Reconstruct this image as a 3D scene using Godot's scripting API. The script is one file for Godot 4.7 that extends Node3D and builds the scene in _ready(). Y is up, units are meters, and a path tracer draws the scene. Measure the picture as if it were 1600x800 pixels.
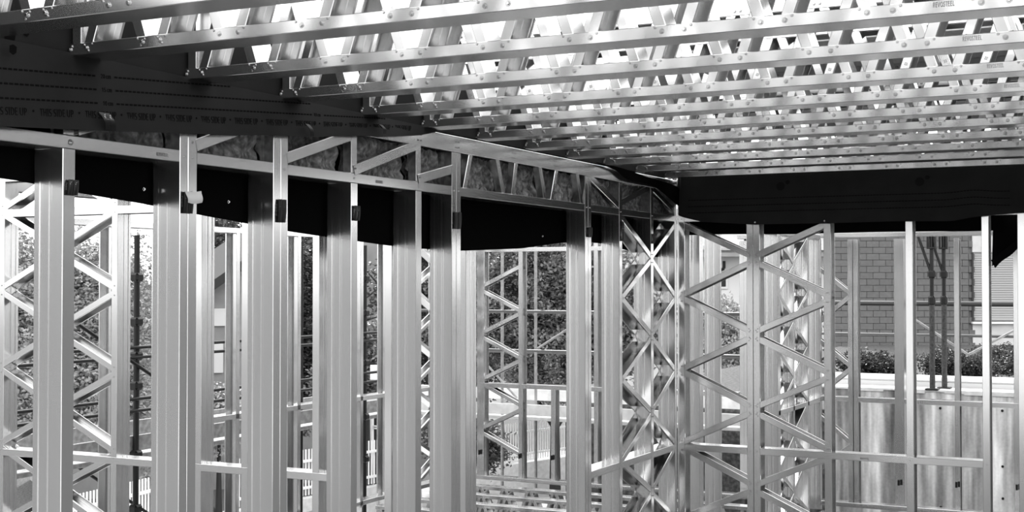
extends Node3D
# Light-gauge steel house frame, seen from inside one room.
# X runs along the far wall, Z comes out of it towards the viewer, Y = 0 is the floor.

var M := {}
var cache := {}
var taken := {}
var rng := RandomNumberGenerator.new()
const BOT := 3.309      # underside of the ceiling joists
const DEP := 0.14       # depth of the steel sections

func _ready() -> void:
	rng.seed = 4711
	# ---- camera
	var cam := Camera3D.new()
	cam.name = "camera"
	cam.fov = 21.857
	cam.near = 0.05
	cam.far = 400.0
	cam.position = Vector3(3.5494, 2.5, 10.0043)
	cam.rotation = Vector3(0.0197873, 0.464604, 0.0)
	add_child(cam)
	cam.current = true
	# ---- sky and exposure
	var sky_mat := ProceduralSkyMaterial.new()
	sky_mat.sky_top_color = Color(0.90, 0.90, 0.90)
	sky_mat.sky_horizon_color = Color(0.97, 0.97, 0.97)
	sky_mat.ground_horizon_color = Color(0.6, 0.6, 0.6)
	sky_mat.ground_bottom_color = Color(0.4, 0.4, 0.4)
	sky_mat.sky_energy_multiplier = 2.2
	sky_mat.sun_angle_max = 1.0
	var sky := Sky.new()
	sky.sky_material = sky_mat
	var env := Environment.new()
	env.background_mode = Environment.BG_SKY
	env.sky = sky
	env.tonemap_mode = Environment.TONE_MAPPER_LINEAR
	env.tonemap_exposure = 0.54
	env.sdfgi_enabled = true
	env.ssao_enabled = true
	env.ssil_enabled = true
	var we := WorldEnvironment.new()
	we.name = "world_environment"
	we.environment = env
	add_child(we)
	# ---- sun: high, behind the house
	var sun := DirectionalLight3D.new()
	sun.name = "sun"
	sun.light_energy = 2.7
	sun.light_angular_distance = 1.5
	sun.shadow_enabled = true
	add_child(sun)
	sun.look_at_from_position(Vector3(-4.5, 10.0, -7.0), Vector3.ZERO, Vector3.UP)

	make_materials()
	terrain()
	wall_a()
	wall_b()
	wall_right()
	wall_rear()
	wall_passage()
	wall_partition()
	wall_outer_left()
	wall_outer_far()
	floors()
	joists()
	membranes()
	insulation()
	tapes()
	concrete_and_terrace()
	block_building()
	houses()
	scaffolds()
	fence()
	greenery()

# ------------------------------------------------------------------ helpers
func numbered(n: String) -> String:
	if not taken.has(n):
		taken[n] = 0
		return n
	taken[n] += 1
	return "%s_%03d" % [n, taken[n]]

func thing(called: String, label: String, category: String, at := Vector3.ZERO, group := "") -> Node3D:
	var o := Node3D.new()
	o.name = numbered(called)
	o.position = at
	o.set_meta("label", label)
	o.set_meta("category", category)
	if group != "":
		o.set_meta("group", group)
	add_child(o)
	return o

func structure(called: String, label := "", category := "") -> Node3D:
	var o := Node3D.new()
	o.name = called
	o.set_meta("kind", "structure")
	if label != "":
		o.set_meta("label", label)
		o.set_meta("category", category)
	add_child(o)
	return o

func part(called: String, mesh: Mesh, mat: Material, parent: Node, xf := Transform3D()) -> MeshInstance3D:
	var o := MeshInstance3D.new()
	o.name = called
	o.mesh = mesh
	o.material_override = mat
	o.transform = xf
	parent.add_child(o, true)
	return o

func solo(called: String, mesh: Mesh, mat: Material, label: String, category: String, at := Transform3D(), group := "") -> MeshInstance3D:
	var o := part(numbered(called), mesh, mat, self, at)
	o.set_meta("label", label)
	o.set_meta("category", category)
	if group != "":
		o.set_meta("group", group)
	return o

func st() -> SurfaceTool:
	var s := SurfaceTool.new()
	s.begin(Mesh.PRIMITIVE_TRIANGLES)
	return s

func tri(s: SurfaceTool, a: Vector3, b: Vector3, c: Vector3, n: Vector3) -> void:
	# wind the triangle so that its front looks along n
	var g := (b - a).cross(c - a)
	s.set_normal(n)
	if g.dot(n) > 0.0:
		s.add_vertex(a); s.add_vertex(c); s.add_vertex(b)
	else:
		s.add_vertex(a); s.add_vertex(b); s.add_vertex(c)

func quad(s: SurfaceTool, a: Vector3, b: Vector3, c: Vector3, d: Vector3, n: Vector3) -> void:
	tri(s, a, b, c, n)
	tri(s, a, c, d, n)

# closed bar whose cross-section is the polygon pts (x, z), running from y = 0 to y = len
func bar_mesh(outer: PackedVector2Array, length: float, capped := true) -> ArrayMesh:
	var s := st()
	var n := outer.size()
	var cen := Vector2.ZERO
	for p in outer: cen += p / n
	var area := 0.0
	for i in n:
		var a := outer[i]; var b := outer[(i + 1) % n]
		area += a.x * b.y - b.x * a.y
	var sg := 1.0 if area > 0.0 else -1.0
	for i in n:
		var a := outer[i]; var b := outer[(i + 1) % n]
		var e := b - a
		if e.length() < 0.00001: continue
		var nn := Vector3(e.y, 0, -e.x).normalized() * sg
		quad(s, Vector3(a.x, 0, a.y), Vector3(b.x, 0, b.y), Vector3(b.x, length, b.y), Vector3(a.x, length, a.y), nn)
	if capped:
		var idx := Geometry2D.triangulate_polygon(outer)
		for k in range(0, idx.size(), 3):
			var a := outer[idx[k]]; var b := outer[idx[k + 1]]; var c := outer[idx[k + 2]]
			tri(s, Vector3(a.x, 0, a.y), Vector3(b.x, 0, b.y), Vector3(c.x, 0, c.y), Vector3.DOWN)
			tri(s, Vector3(a.x, length, a.y), Vector3(b.x, length, b.y), Vector3(c.x, length, c.y), Vector3.UP)
	return s.commit()

# cold-formed C section: face at z = 0, depth to z = -d, web on the side of x = +w/2 * side
func c_section(length: float, w: float, d: float, side: float, rib: bool) -> ArrayMesh:
	var key := "c%.3f_%.3f_%.3f_%d_%s" % [length, w, d, int(side), rib]
	if cache.has(key): return cache[key]
	var h := w * 0.5
	var r := 0.0022
	var lip := 0.013
	var line: Array[Vector2] = []
	line.append(Vector2(-h, -lip)); line.append(Vector2(-h, -r)); line.append(Vector2(-h + r, 0))
	line.append(Vector2(h - r, 0)); line.append(Vector2(h, -r))
	if rib:
		# two rolled grooves with a slightly leaning band between them
		for q in [[0.36, 0.0], [0.41, 0.0004], [0.44, 0.0004], [0.49, 0.0], [0.70, 0.0003], [0.74, 0.0006], [0.77, 0.0006], [0.82, 0.0]]:
			line.append(Vector2(h - q[1], -d * q[0]))
	line.append(Vector2(h, -d + r)); line.append(Vector2(h - r, -d)); line.append(Vector2(-h + r, -d))
	line.append(Vector2(-h, -d + r)); line.append(Vector2(-h, -d + lip))
	# thicken inwards
	var t := 0.0016
	var inner: Array[Vector2] = []
	for i in line.size():
		var a := line[max(i - 1, 0)]; var b := line[min(i + 1, line.size() - 1)]
		var e := (b - a).normalized()
		inner.append(line[i] + Vector2(e.y, -e.x) * t)
	var poly := PackedVector2Array()
	for p in line: poly.append(Vector2(p.x * side, p.y))
	for i in range(inner.size() - 1, -1, -1): poly.append(Vector2(inner[i].x * side, inner[i].y))
	var m := bar_mesh(poly, length, false)
	cache[key] = m
	return m

# a steel member from a to b, face towards n, closed web towards web_dir
func member(parent: Node, called: String, a: Vector3, b: Vector3, n: Vector3, web_dir: Vector3, w := 0.05, d := DEP, rib := false, mat: Material = null) -> MeshInstance3D:
	var y := (b - a).normalized()
	var x := y.cross(n).normalized()
	var s := 1.0 if x.dot(web_dir) >= 0.0 else -1.0
	var mesh := c_section(snappedf(a.distance_to(b), 0.001), w, d, s, rib)
	return part(called, mesh, M.steel if mat == null else mat, parent, Transform3D(Basis(x, y, n), a))

func box_mesh(size: Vector3, bevel := 0.0) -> ArrayMesh:
	var key := "b%s_%.4f" % [size, bevel]
	if cache.has(key): return cache[key]
	var h := size * 0.5
	var s := st()
	var bv: float = min(bevel, min(h.x, min(h.y, h.z)) * 0.9)
	var ax := [Vector3.RIGHT, Vector3.UP, Vector3.BACK]
	for k in 3:
		var u: Vector3 = ax[(k + 1) % 3]; var v: Vector3 = ax[(k + 2) % 3]; var w: Vector3 = ax[k]
		var hu: float = h[(k + 1) % 3] - bv; var hv: float = h[(k + 2) % 3] - bv; var hw: float = h[k]
		for sg in [-1.0, 1.0]:
			var c: Vector3 = w * hw * sg
			quad(s, c - u * hu - v * hv, c + u * hu - v * hv, c + u * hu + v * hv, c - u * hu + v * hv, w * sg)
		if bv > 0.0:
			for su in [-1.0, 1.0]:
				for sv in [-1.0, 1.0]:
					var fw: float = h[k] - bv
					var p0: Vector3 = u * su * (hu + bv) + v * sv * hv
					var p1: Vector3 = u * su * hu + v * sv * (hv + bv)
					quad(s, p0 - w * fw, p0 + w * fw, p1 + w * fw, p1 - w * fw, (u * su + v * sv).normalized())
	var m := s.commit()
	cache[key] = m
	return m

func tube_mesh(length: float, r: float, seg := 10) -> ArrayMesh:
	var key := "t%.3f_%.4f_%d" % [length, r, seg]
	if cache.has(key): return cache[key]
	var s := st()
	for i in seg:
		var a0 := TAU * i / seg; var a1 := TAU * (i + 1) / seg
		var p0 := Vector3(cos(a0) * r, 0, sin(a0) * r); var p1 := Vector3(cos(a1) * r, 0, sin(a1) * r)
		var up := Vector3(0, length, 0)
		for v in [[p0, p1 + up, p1], [p0, p0 + up, p1 + up]]:
			var mid := (p0 + p1).normalized()
			var order: Array = v
			if (order[1] - order[0]).cross(order[2] - order[0]).dot(mid) > 0.0:
				order = [v[0], v[2], v[1]]
			for q in order:
				s.set_normal(Vector3(q.x, 0, q.z).normalized()); s.add_vertex(q)
		tri(s, Vector3.ZERO, p0, p1, Vector3.DOWN)
		tri(s, up, p0 + up, p1 + up, Vector3.UP)
	var m := s.commit()
	cache[key] = m
	return m

func along(a: Vector3, b: Vector3) -> Transform3D:
	var y := (b - a).normalized()
	var ref := Vector3.RIGHT if absf(y.x) < 0.9 else Vector3.BACK
	var z := ref.cross(y).normalized()
	return Transform3D(Basis(y.cross(z), y, z), a)

func tube(parent: Node, called: String, a: Vector3, b: Vector3, r: float, mat: Material) -> MeshInstance3D:
	return part(called, tube_mesh(snappedf(a.distance_to(b), 0.01), r), mat, parent, along(a, b))

func box(parent: Node, called: String, cen: Vector3, size: Vector3, mat: Material, bevel := 0.0) -> MeshInstance3D:
	return part(called, box_mesh(size, bevel), mat, parent, Transform3D(Basis(), cen))

# a domed fastener head added to s, lying on a face with normal n
func head(s: SurfaceTool, at: Vector3, n: Vector3, r: float, seg := 8) -> void:
	var ref := Vector3.UP if absf(n.y) < 0.9 else Vector3.RIGHT
	var u := ref.cross(n).normalized(); var v := n.cross(u)
	for ring in [[1.0, 0.0, 0.88, 0.16], [0.66, 0.16, 0.52, 0.75]]:
		for i in seg:
			var a0 := TAU * i / seg; var a1 := TAU * (i + 1) / seg
			var d0: Vector3 = u * cos(a0) + v * sin(a0); var d1: Vector3 = u * cos(a1) + v * sin(a1)
			var r0: float = r * ring[0]; var h0: float = r * ring[1]
			var r1: float = r * ring[2]; var h1: float = r * ring[3]
			quad(s, at + d0 * r0 + n * h0, at + d1 * r0 + n * h0, at + d1 * r1 + n * h1, at + d0 * r1 + n * h1, ((d0 + d1) * 0.5 + n * 0.2).normalized())
			tri(s, at + d0 * r1 + n * h1, at + d1 * r1 + n * h1, at + n * h1, n)

# sheet of cloth-like membrane given by a grid of points
func sheet_mesh(f: Callable, nu: int, nv: int, thick: float) -> ArrayMesh:
	var s := st()
	s.set_smooth_group(0)
	var P := []
	for j in nv + 1:
		for i in nu + 1:
			P.append(f.call(float(i) / nu, float(j) / nv))
	var N := []
	for j in nv + 1:
		for i in nu + 1:
			var a: Vector3 = P[j * (nu + 1) + max(i - 1, 0)]; var b: Vector3 = P[j * (nu + 1) + min(i + 1, nu)]
			var c: Vector3 = P[max(j - 1, 0) * (nu + 1) + i]; var d: Vector3 = P[min(j + 1, nv) * (nu + 1) + i]
			N.append((b - a).cross(d - c).normalized())
	for sgn in [1.0, -1.0]:
		for j in nv:
			for i in nu:
				var id := [j * (nu + 1) + i, j * (nu + 1) + i + 1, (j + 1) * (nu + 1) + i + 1, (j + 1) * (nu + 1) + i]
				for t3 in [[0, 1, 2], [0, 2, 3]]:
					var vs := []
					for k in t3: vs.append(id[k])
					var a: Vector3 = P[vs[0]]; var b: Vector3 = P[vs[1]]; var c: Vector3 = P[vs[2]]
					if (b - a).cross(c - a).dot(N[vs[0]] * sgn) > 0.0: vs = [vs[0], vs[2], vs[1]]
					for k in vs:
						s.set_normal(N[k] * sgn)
						s.add_vertex(P[k] + N[k] * sgn * thick * 0.5)
	return s.commit()

func lookup(tab: Array, x: float) -> float:
	# piecewise linear through [x, y] pairs sorted by falling x
	if x >= tab[0][0]: return tab[0][1]
	for i in tab.size() - 1:
		if x >= tab[i + 1][0]:
			var k: float = (tab[i][0] - x) / (tab[i][0] - tab[i + 1][0])
			return lerpf(tab[i][1], tab[i + 1][1], k)
	return tab[-1][1]

# ------------------------------------------------------------------ materials
func noise_tex(freq: float, lo: float, hi: float, seed_value: int, size := 512, octaves := 4, kind := FastNoiseLite.TYPE_SIMPLEX_SMOOTH) -> NoiseTexture2D:
	var n := FastNoiseLite.new()
	n.seed = seed_value
	n.noise_type = kind
	n.frequency = freq
	n.fractal_octaves = octaves
	var g := Gradient.new()
	g.set_color(0, Color(lo, lo, lo)); g.set_color(1, Color(hi, hi, hi))
	var t := NoiseTexture2D.new()
	t.width = size; t.height = size
	t.seamless = true
	t.noise = n
	t.color_ramp = g
	return t

func bump_tex(freq: float, strength: float, seed_value: int, size := 512) -> NoiseTexture2D:
	var t := noise_tex(freq, 0, 1, seed_value, size)
	t.color_ramp = null
	t.as_normal_map = true
	t.bump_strength = strength
	return t

func mat(grey: float, rough := 0.8, metal := 0.0, spec := 0.4) -> StandardMaterial3D:
	var m := StandardMaterial3D.new()
	m.albedo_color = Color(grey, grey, grey)
	m.roughness = rough
	m.metallic = metal
	m.metallic_specular = 0.5 if metal > 0.0 else spec
	return m

func textured(m: StandardMaterial3D, t: Texture2D, scale := 1.0) -> StandardMaterial3D:
	m.albedo_texture = t
	m.uv1_triplanar = true
	m.uv1_world_triplanar = true
	m.uv1_scale = Vector3.ONE * scale
	return m

func make_materials() -> void:
	M.steel = mat(0.83, 0.19, 0.98)
	M.bolt = mat(0.72, 0.16, 1.0)
	M.tube = textured(mat(0.66, 0.4, 0.35), noise_tex(0.02, 0.7, 1.0, 5), 1.0)
	M.rail_tube = mat(0.36, 0.35, 0.6)
	M.rust = textured(mat(0.34, 0.8), noise_tex(0.03, 0.5, 1.0, 25), 1.5)
	M.dark_tube = mat(0.13, 0.5, 0.5)
	M.membrane = textured(mat(0.13, 0.62, 0.0, 0.2), noise_tex(0.012, 0.85, 1.0, 8), 0.6)
	M.black_membrane = mat(0.045, 0.8, 0.0, 0.04)
	M.print = mat(0.055, 0.75, 0.0, 0.1)
	M.print_soft = mat(0.09, 0.7, 0.0, 0.15)
	M.stamp = mat(0.52, 0.6, 0.5)
	M.tape = mat(0.05, 0.35)
	M.tape_text = mat(0.72, 0.5)
	M.paper = mat(0.72, 0.8)
	M.wool = textured(mat(0.74, 1.0, 0.0, 0.05), noise_tex(0.03, 0.3, 1.0, 11, 512, 6), 1.6)
	M.floor = textured(mat(0.42, 0.8), noise_tex(0.02, 0.75, 1.0, 12), 0.7)
	M.ground = textured(mat(0.82, 0.95), noise_tex(0.02, 0.72, 1.0, 13, 512, 6), 0.12)
	M.grass = textured(mat(0.46, 1.0), noise_tex(0.05, 0.5, 1.0, 14, 512, 6), 0.5)
	M.concrete_pale = textured(mat(0.86, 0.9), noise_tex(0.02, 0.85, 1.0, 15), 0.6)
	M.concrete_grey = textured(mat(0.51, 0.9), noise_tex(0.02, 0.85, 1.0, 15), 0.6)
	M.panel = textured(mat(0.74, 0.85), noise_tex(0.05, 0.8, 1.0, 28), 1.2)
	M.board = textured(mat(0.53, 0.9), noise_tex(0.02, 0.9, 1.0, 27), 0.6)
	M.block = textured(mat(0.43, 0.9), noise_tex(0.03, 0.88, 1.0, 16), 0.5)
	M.block2 = textured(mat(0.415, 0.9), noise_tex(0.03, 0.88, 1.0, 17), 0.5)
	M.mortar = mat(0.465, 0.95)
	M.shutter = mat(0.62, 0.6)
	M.plaster = textured(mat(0.82, 0.9), noise_tex(0.01, 0.85, 1.0, 18), 0.3)
	M.plaster_grey = textured(mat(0.66, 0.9), noise_tex(0.01, 0.82, 1.0, 19), 0.3)
	M.white = mat(0.9, 0.7)
	M.roof = mat(0.22, 0.8)
	M.glass = mat(0.16, 0.15)
	M.bark = mat(0.2, 0.95)
	M.sign_text = mat(0.06, 0.7)
	var leaf := mat(0.46, 0.38)
	leaf.backlight_enabled = true
	leaf.backlight = Color(0.18, 0.18, 0.18)
	leaf.cull_mode = BaseMaterial3D.CULL_DISABLED
	M.leaf = leaf
	var leaf2 := leaf.duplicate()
	leaf2.albedo_color = Color(0.27, 0.27, 0.27)
	M.leaf_dark = leaf2
	var leaf4 := leaf.duplicate()
	leaf4.albedo_color = Color(0.22, 0.22, 0.22)
	M.leaf_evergreen = leaf4
	var leaf3 := leaf.duplicate()
	leaf3.albedo_color = Color(0.62, 0.62, 0.62)
	M.leaf_pale = leaf3
	# board-marked concrete: vertical streaks computed column by column
	var img := Image.create(512, 256, false, Image.FORMAT_RGB8)
	var nz := FastNoiseLite.new(); nz.seed = 21; nz.frequency = 0.035
	var nf := FastNoiseLite.new(); nf.seed = 22; nf.frequency = 0.12
	for x in 512:
		for y in 256:
			var v := 0.63 + 0.42 * nz.get_noise_2d(x * 1.4, y * 0.025) + 0.2 * nf.get_noise_2d(x, y * 0.12)
			v += 0.05 * nf.get_noise_2d(x * 3.0 + 300.0, y * 3.0)
			img.set_pixel(x, y, Color(v, v, v))
	var cm := mat(1.0, 0.9)
	cm.albedo_texture = ImageTexture.create_from_image(img)
	M.concrete = cm

# ------------------------------------------------------------------ setting
func terrain() -> void:
	var g := structure("ground")
	box(g, "ground_slab", Vector3(-5, -3.05, -10), Vector3(200, 0.5, 200), M.grass)
	var yd := structure("yard")
	box(yd, "yard_bank", Vector3(6.0, -1.03, 29.2), Vector3(24.0, 3.56, 40.0), M.ground)
	var p := structure("pavement")
	box(p, "pavement_slab", Vector3(-9.6, -2.79, -12.0), Vector3(9.2, 0.03, 32.0), M.ground)

func screws(parent: Node, pts: Array, n: Vector3, r := 0.006) -> void:
	var s := st()
	for p in pts: head(s, p, n, r, 7)
	var o := part("screws", s.commit(), M.bolt, parent)
	o.set_meta("kind", "stuff")

func stamp(parent: Node, at: Vector3, basis: Basis, height := 0.016, text := "REVOSTEEL", width := 0.062, m: Material = null) -> MeshInstance3D:
	var key := "txt" + text
	if not cache.has(key):
		var t := TextMesh.new()
		var f := SystemFont.new()
		f.font_names = PackedStringArray(["Droid Sans"])
		f.font_weight = 400 if text.begins_with("THIS") or text.ends_with("cm") else 700
		t.font = f
		t.text = text
		t.font_size = 32
		t.pixel_size = 0.001
		t.depth = 0.001
		cache[key] = t
	var tm: TextMesh = cache[key]
	var ab := tm.get_aabb()
	var sx := width / maxf(ab.size.x, 0.001)
	var sy := height / maxf(ab.size.y, 0.001)
	return part("printed_text", tm, M.stamp if m == null else m, parent, Transform3D(basis * Basis.from_scale(Vector3(sx, sy, 1.0)), at))

const NA := Vector3(1, 0, 0)
const NB := Vector3(0, 0, 1)
const UP := Vector3(0, 1, 0)

func a(y: float, z: float, inset := 0.0) -> Vector3:
	return Vector3(-inset, y, z)

func wall_a() -> void:
	var w := structure("wall_left")
	# studs: [z of the flange centre, flange width, runs through the header]
	var studs := [[7.62, 0.055, false], [7.03, 0.055, false], [6.469, 0.06, false], [5.854, 0.046, true], [5.8015, 0.054, true], [5.239, 0.052, true], [5.185, 0.053, true], [4.622, 0.056, false], [4.013, 0.058, false], [3.6335, 0.049, true], [3.582, 0.050, true], [1.802, 0.052, true], [1.7475, 0.053, true], [1.187, 0.055, true], [0.553, 0.055, true], [0.026, 0.05, true]]
	for q in studs:
		member(w, "stud", a(-0.02, q[0]), a(3.215 if q[2] else 2.978, q[0]), NA, Vector3(0, 0, 1), q[1], DEP, true)
	# lower chord of the header, cut between the studs that run through
	for q in [[8.6, 5.878], [5.773, 5.266], [5.157, 3.659], [3.556, 1.829], [1.72, 1.216], [1.158, 0.582], [0.524, 0.052]]:
		member(w, "lintel_chord", a(3.0035, q[0], 0.001), a(3.0035, q[1], 0.001), NA, Vector3(0, -1, 0), 0.048, DEP)
	# upper chord
	member(w, "upper_chord", a(3.262, 8.6, -0.002), a(3.262, 0.0, -0.002), NA, Vector3(0, 1, 0), 0.088, DEP)
	# posts and diagonals in the header
	for z in [6.469, 4.622, 4.013]:
		member(w, "header_post", a(3.03, z, 0.002), a(3.22, z, 0.002), NA, Vector3(0, 0, 1), 0.05, 0.05)
	for q in [[5.78, 3.055, 5.27, 3.225], [5.165, 3.055, 4.66, 3.205], [4.625, 3.04, 4.05, 3.212], [4.02, 3.04, 3.65, 3.12], [6.43, 3.055, 5.88, 3.225]]:
		member(w, "header_brace", a(q[1], q[0], -0.001), a(q[3], q[2], -0.001), NA, UP, 0.05, 0.05)
	for q in [[3.43, 3.225, 3.505, 3.02], [3.107, 3.225, 3.024, 3.02], [2.854, 3.225, 2.905, 3.02], [2.521, 3.225, 2.446, 3.02], [2.271, 3.225, 2.35, 3.02], [1.946, 3.225, 1.872, 3.02]]:
		member(w, "header_brace", a(q[3], q[2], 0.003), a(q[1], q[0], 0.003), NA, Vector3(0, 0, 1), 0.042, 0.045)
	for q in [[1.71, 3.21, 1.22, 3.05], [1.17, 3.07, 0.60, 3.215], [0.52, 3.21, 0.06, 3.07]]:
		member(w, "header_brace", a(q[1], q[0], 0.002), a(q[3], q[2], 0.002), NA, UP, 0.045, 0.045)
	# mid rail and knee bracing near the corner
	member(w, "rail", a(1.196, 1.72, 0.001), a(1.196, 0.05, 0.001), NA, UP, 0.05, DEP)
	var sp := []
	for q in [2.68, 2.095, 1.515, 0.92, 0.335]:
		var zt := 1.16; var zm := 0.553; var zc := 0.03
		member(w, "brace", a(q - 0.02, zm + 0.02, 0.002), a(q - 0.292, zt, 0.002), NA, Vector3(0, -1, 0), 0.042, 0.13)
		member(w, "brace", a(q + 0.02, zm + 0.02, 0.002), a(q + 0.292, zt, 0.002), NA, UP, 0.042, 0.13)
		member(w, "brace", a(q + 0.02, zm - 0.02, 0.002), a(q + 0.275, zc, 0.002), NA, Vector3(0, -1, 0), 0.042, 0.13)
		member(w, "brace", a(q - 0.02, zm - 0.02, 0.002), a(q - 0.285, zc, 0.002), NA, UP, 0.042, 0.13)
		for dz in [-0.01, 0.012]:
			for dy in [-0.03, 0.03]: sp.append(a(q + dy, zm + dz, -0.001))
	for z in [5.854, 5.8015, 5.239, 5.185, 4.622, 4.013, 3.6335, 3.582, 1.802, 1.7475, 1.187, 0.553, 0.03]:
		sp.append(a(3.003, z, -0.001))
	for z in [5.8015, 5.185]: sp.append(a(3.065, z, -0.001))
	for z in [3.6, 4.01, 2.9, 2.3]:
		for q in [[-0.015, 3.245], [0.015, 3.245], [-0.015, 3.275], [0.015, 3.275]]: sp.append(a(q[1], z + q[0], -0.004))
	for q in [[4.617, 3.05], [4.005, 3.05]]: sp.append(a(q[1], q[0], -0.003))
	screws(w, sp, NA, 0.0055)
	# one heavier bolt where the first stud meets the chord
	var s := st()
	head(s, a(3.003, 6.462, -0.001), NA, 0.011, 10)
	part("bolt", s.commit(), M.bolt, w)
	var b := Basis(Vector3(0, 0, -1), UP, NA)
	for z in [5.98, 4.397]: stamp(w, a(3.0, z, -0.002), b, 0.014)

func wall_b() -> void:
	var w := structure("wall_far")
	for q in [[0.033, 0.06], [0.594, 0.05], [0.647, 0.05], [1.194, 0.053], [1.795, 0.052], [2.325, 0.05]]:
		member(w, "stud", Vector3(q[0], -0.02, 0), Vector3(q[0], 3.28, 0), NB, Vector3(-1, 0, 0), q[1], DEP, true)
	member(w, "stud", Vector3(2.57, -0.02, 0), Vector3(2.57, 3.28, 0), NB, Vector3(-1, 0, 0), 0.055, DEP, true)
	for q in [[0.066, 0.569], [0.672, 1.168], [1.22, 1.77], [1.821, 2.3]]:
		member(w, "rail", Vector3(q[0], 1.196, 0.001), Vector3(q[1], 1.196, 0.001), NB, UP, 0.05, DEP)
	for x in [1.194, 1.795]: box(w, "rail_cover", Vector3(x, 1.196, 0.002), Vector3(0.056, 0.05, 0.003), M.steel)
	member(w, "lintel_chord", Vector3(0.0, 3.0035, -0.002), Vector3(3.4, 3.0035, -0.002), NB, Vector3(0, -1, 0), 0.048, DEP)
	var sp := []
	for q in [2.68, 2.095, 1.515, 0.915, 0.33]:
		var n := Vector3(0, 0, -0.002)
		member(w, "brace", Vector3(0.60, q + 0.025, 0) + n, Vector3(0.05, q + 0.275, 0) + n, NB, Vector3(0, -1, 0), 0.046, 0.13)
		member(w, "brace", Vector3(0.60, q - 0.025, 0) + n, Vector3(0.05, q - 0.275, 0) + n, NB, UP, 0.046, 0.13)
		member(w, "brace", Vector3(0.64, q + 0.025, 0) + n, Vector3(1.19, q + 0.262, 0) + n, NB, Vector3(0, 1, 0), 0.046, 0.13)
		member(w, "brace", Vector3(0.64, q - 0.025, 0) + n, Vector3(1.19, q - 0.275, 0) + n, NB, Vector3(0, -1, 0), 0.046, 0.13)
		for sx in [-1.0, 1.0]:
			for sy in [-1.0, 1.0]:
				sp.append(Vector3(0.62 + sx * 0.022, q + sy * 0.032, 0.001)); sp.append(Vector3(0.62 + sx * 0.034, q + sy * 0.045, 0.001)); sp.append(Vector3(0.62 + sx * 0.03, q + sy * 0.022, 0.001))
	for q in [2.385, 1.80, 1.21, 0.62]:
		for sy in [-1.0, 1.0]:
			for x in [0.035, 0.045, 1.19, 1.20]: sp.append(Vector3(x, q + sy * 0.035, 0.001))
	sp.append_array([Vector3(0.594, 1.196, 0.002), Vector3(0.647, 1.196, 0.002), Vector3(1.795, 1.196, 0.004), Vector3(2.325, 1.196, 0.002), Vector3(1.194, 1.196, 0.004), Vector3(0.04, 3.0, 0.002)])
	screws(w, sp, NB, 0.0055)
	stamp(w, Vector3(1.466, 1.19, 0.003), Basis(), 0.014)

func wall_rear() -> void:
	# boarded wall at the back of the neighbouring room, mirrored in the stud webs
	var w := structure("wall_rear")
	for k in 2: box(w, "board", Vector3(-2.68 - k * 1.22, 1.63, 9.07), Vector3(1.212, 3.26, 0.02), M.board, 0.002)
	for k in 5: member(w, "stud", Vector3(-2.12 - k * 0.595, 0.0, 9.22), Vector3(-2.12 - k * 0.595, 3.24, 9.22), NB, Vector3(1, 0, 0), 0.05, DEP)

func wall_right() -> void:
	# poured wall on the right that carries the other joist ends, out of view but mirrored in the studs
	var w := structure("wall_right")
	box(w, "poured_wall", Vector3(7.1, 0.26, 1.0), Vector3(0.25, 6.1, 15.9), M.concrete_grey)

func wall_passage() -> void:
	# the left wall carries on behind the far wall
	var w := structure("wall_passage")
	for z in [-0.58, -0.63, -1.13, -2.4, -3.0, -3.05, -3.6, -4.2, -4.75]:
		member(w, "stud", a(-0.02, z), a(2.978, z), NA, Vector3(0, 0, 1), 0.052, DEP, true)
	member(w, "lintel_chord", a(3.0035, -0.15), a(3.0035, -4.75), NA, Vector3(0, -1, 0), 0.048, DEP)
	member(w, "upper_chord", a(3.262, -0.15), a(3.262, -4.75), NA, UP, 0.088, DEP)
	member(w, "rail", a(1.196, -3.0), a(1.196, -4.75), NA, UP, 0.05, DEP)
	for q in [2.68, 2.095, 1.515, 0.915, 0.33]:
		for zz in [[-3.05], [-4.18]]:
			var side := 1.0 if zz[0] > -3.6 else -1.0
			member(w, "brace", a(q - 0.02, -3.6, 0.002), a(q - 0.28, zz[0], 0.002), NA, UP * -side, 0.042, 0.13)
			member(w, "brace", a(q + 0.02, -3.6, 0.002), a(q + 0.28, zz[0], 0.002), NA, UP * side, 0.042, 0.13)

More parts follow.
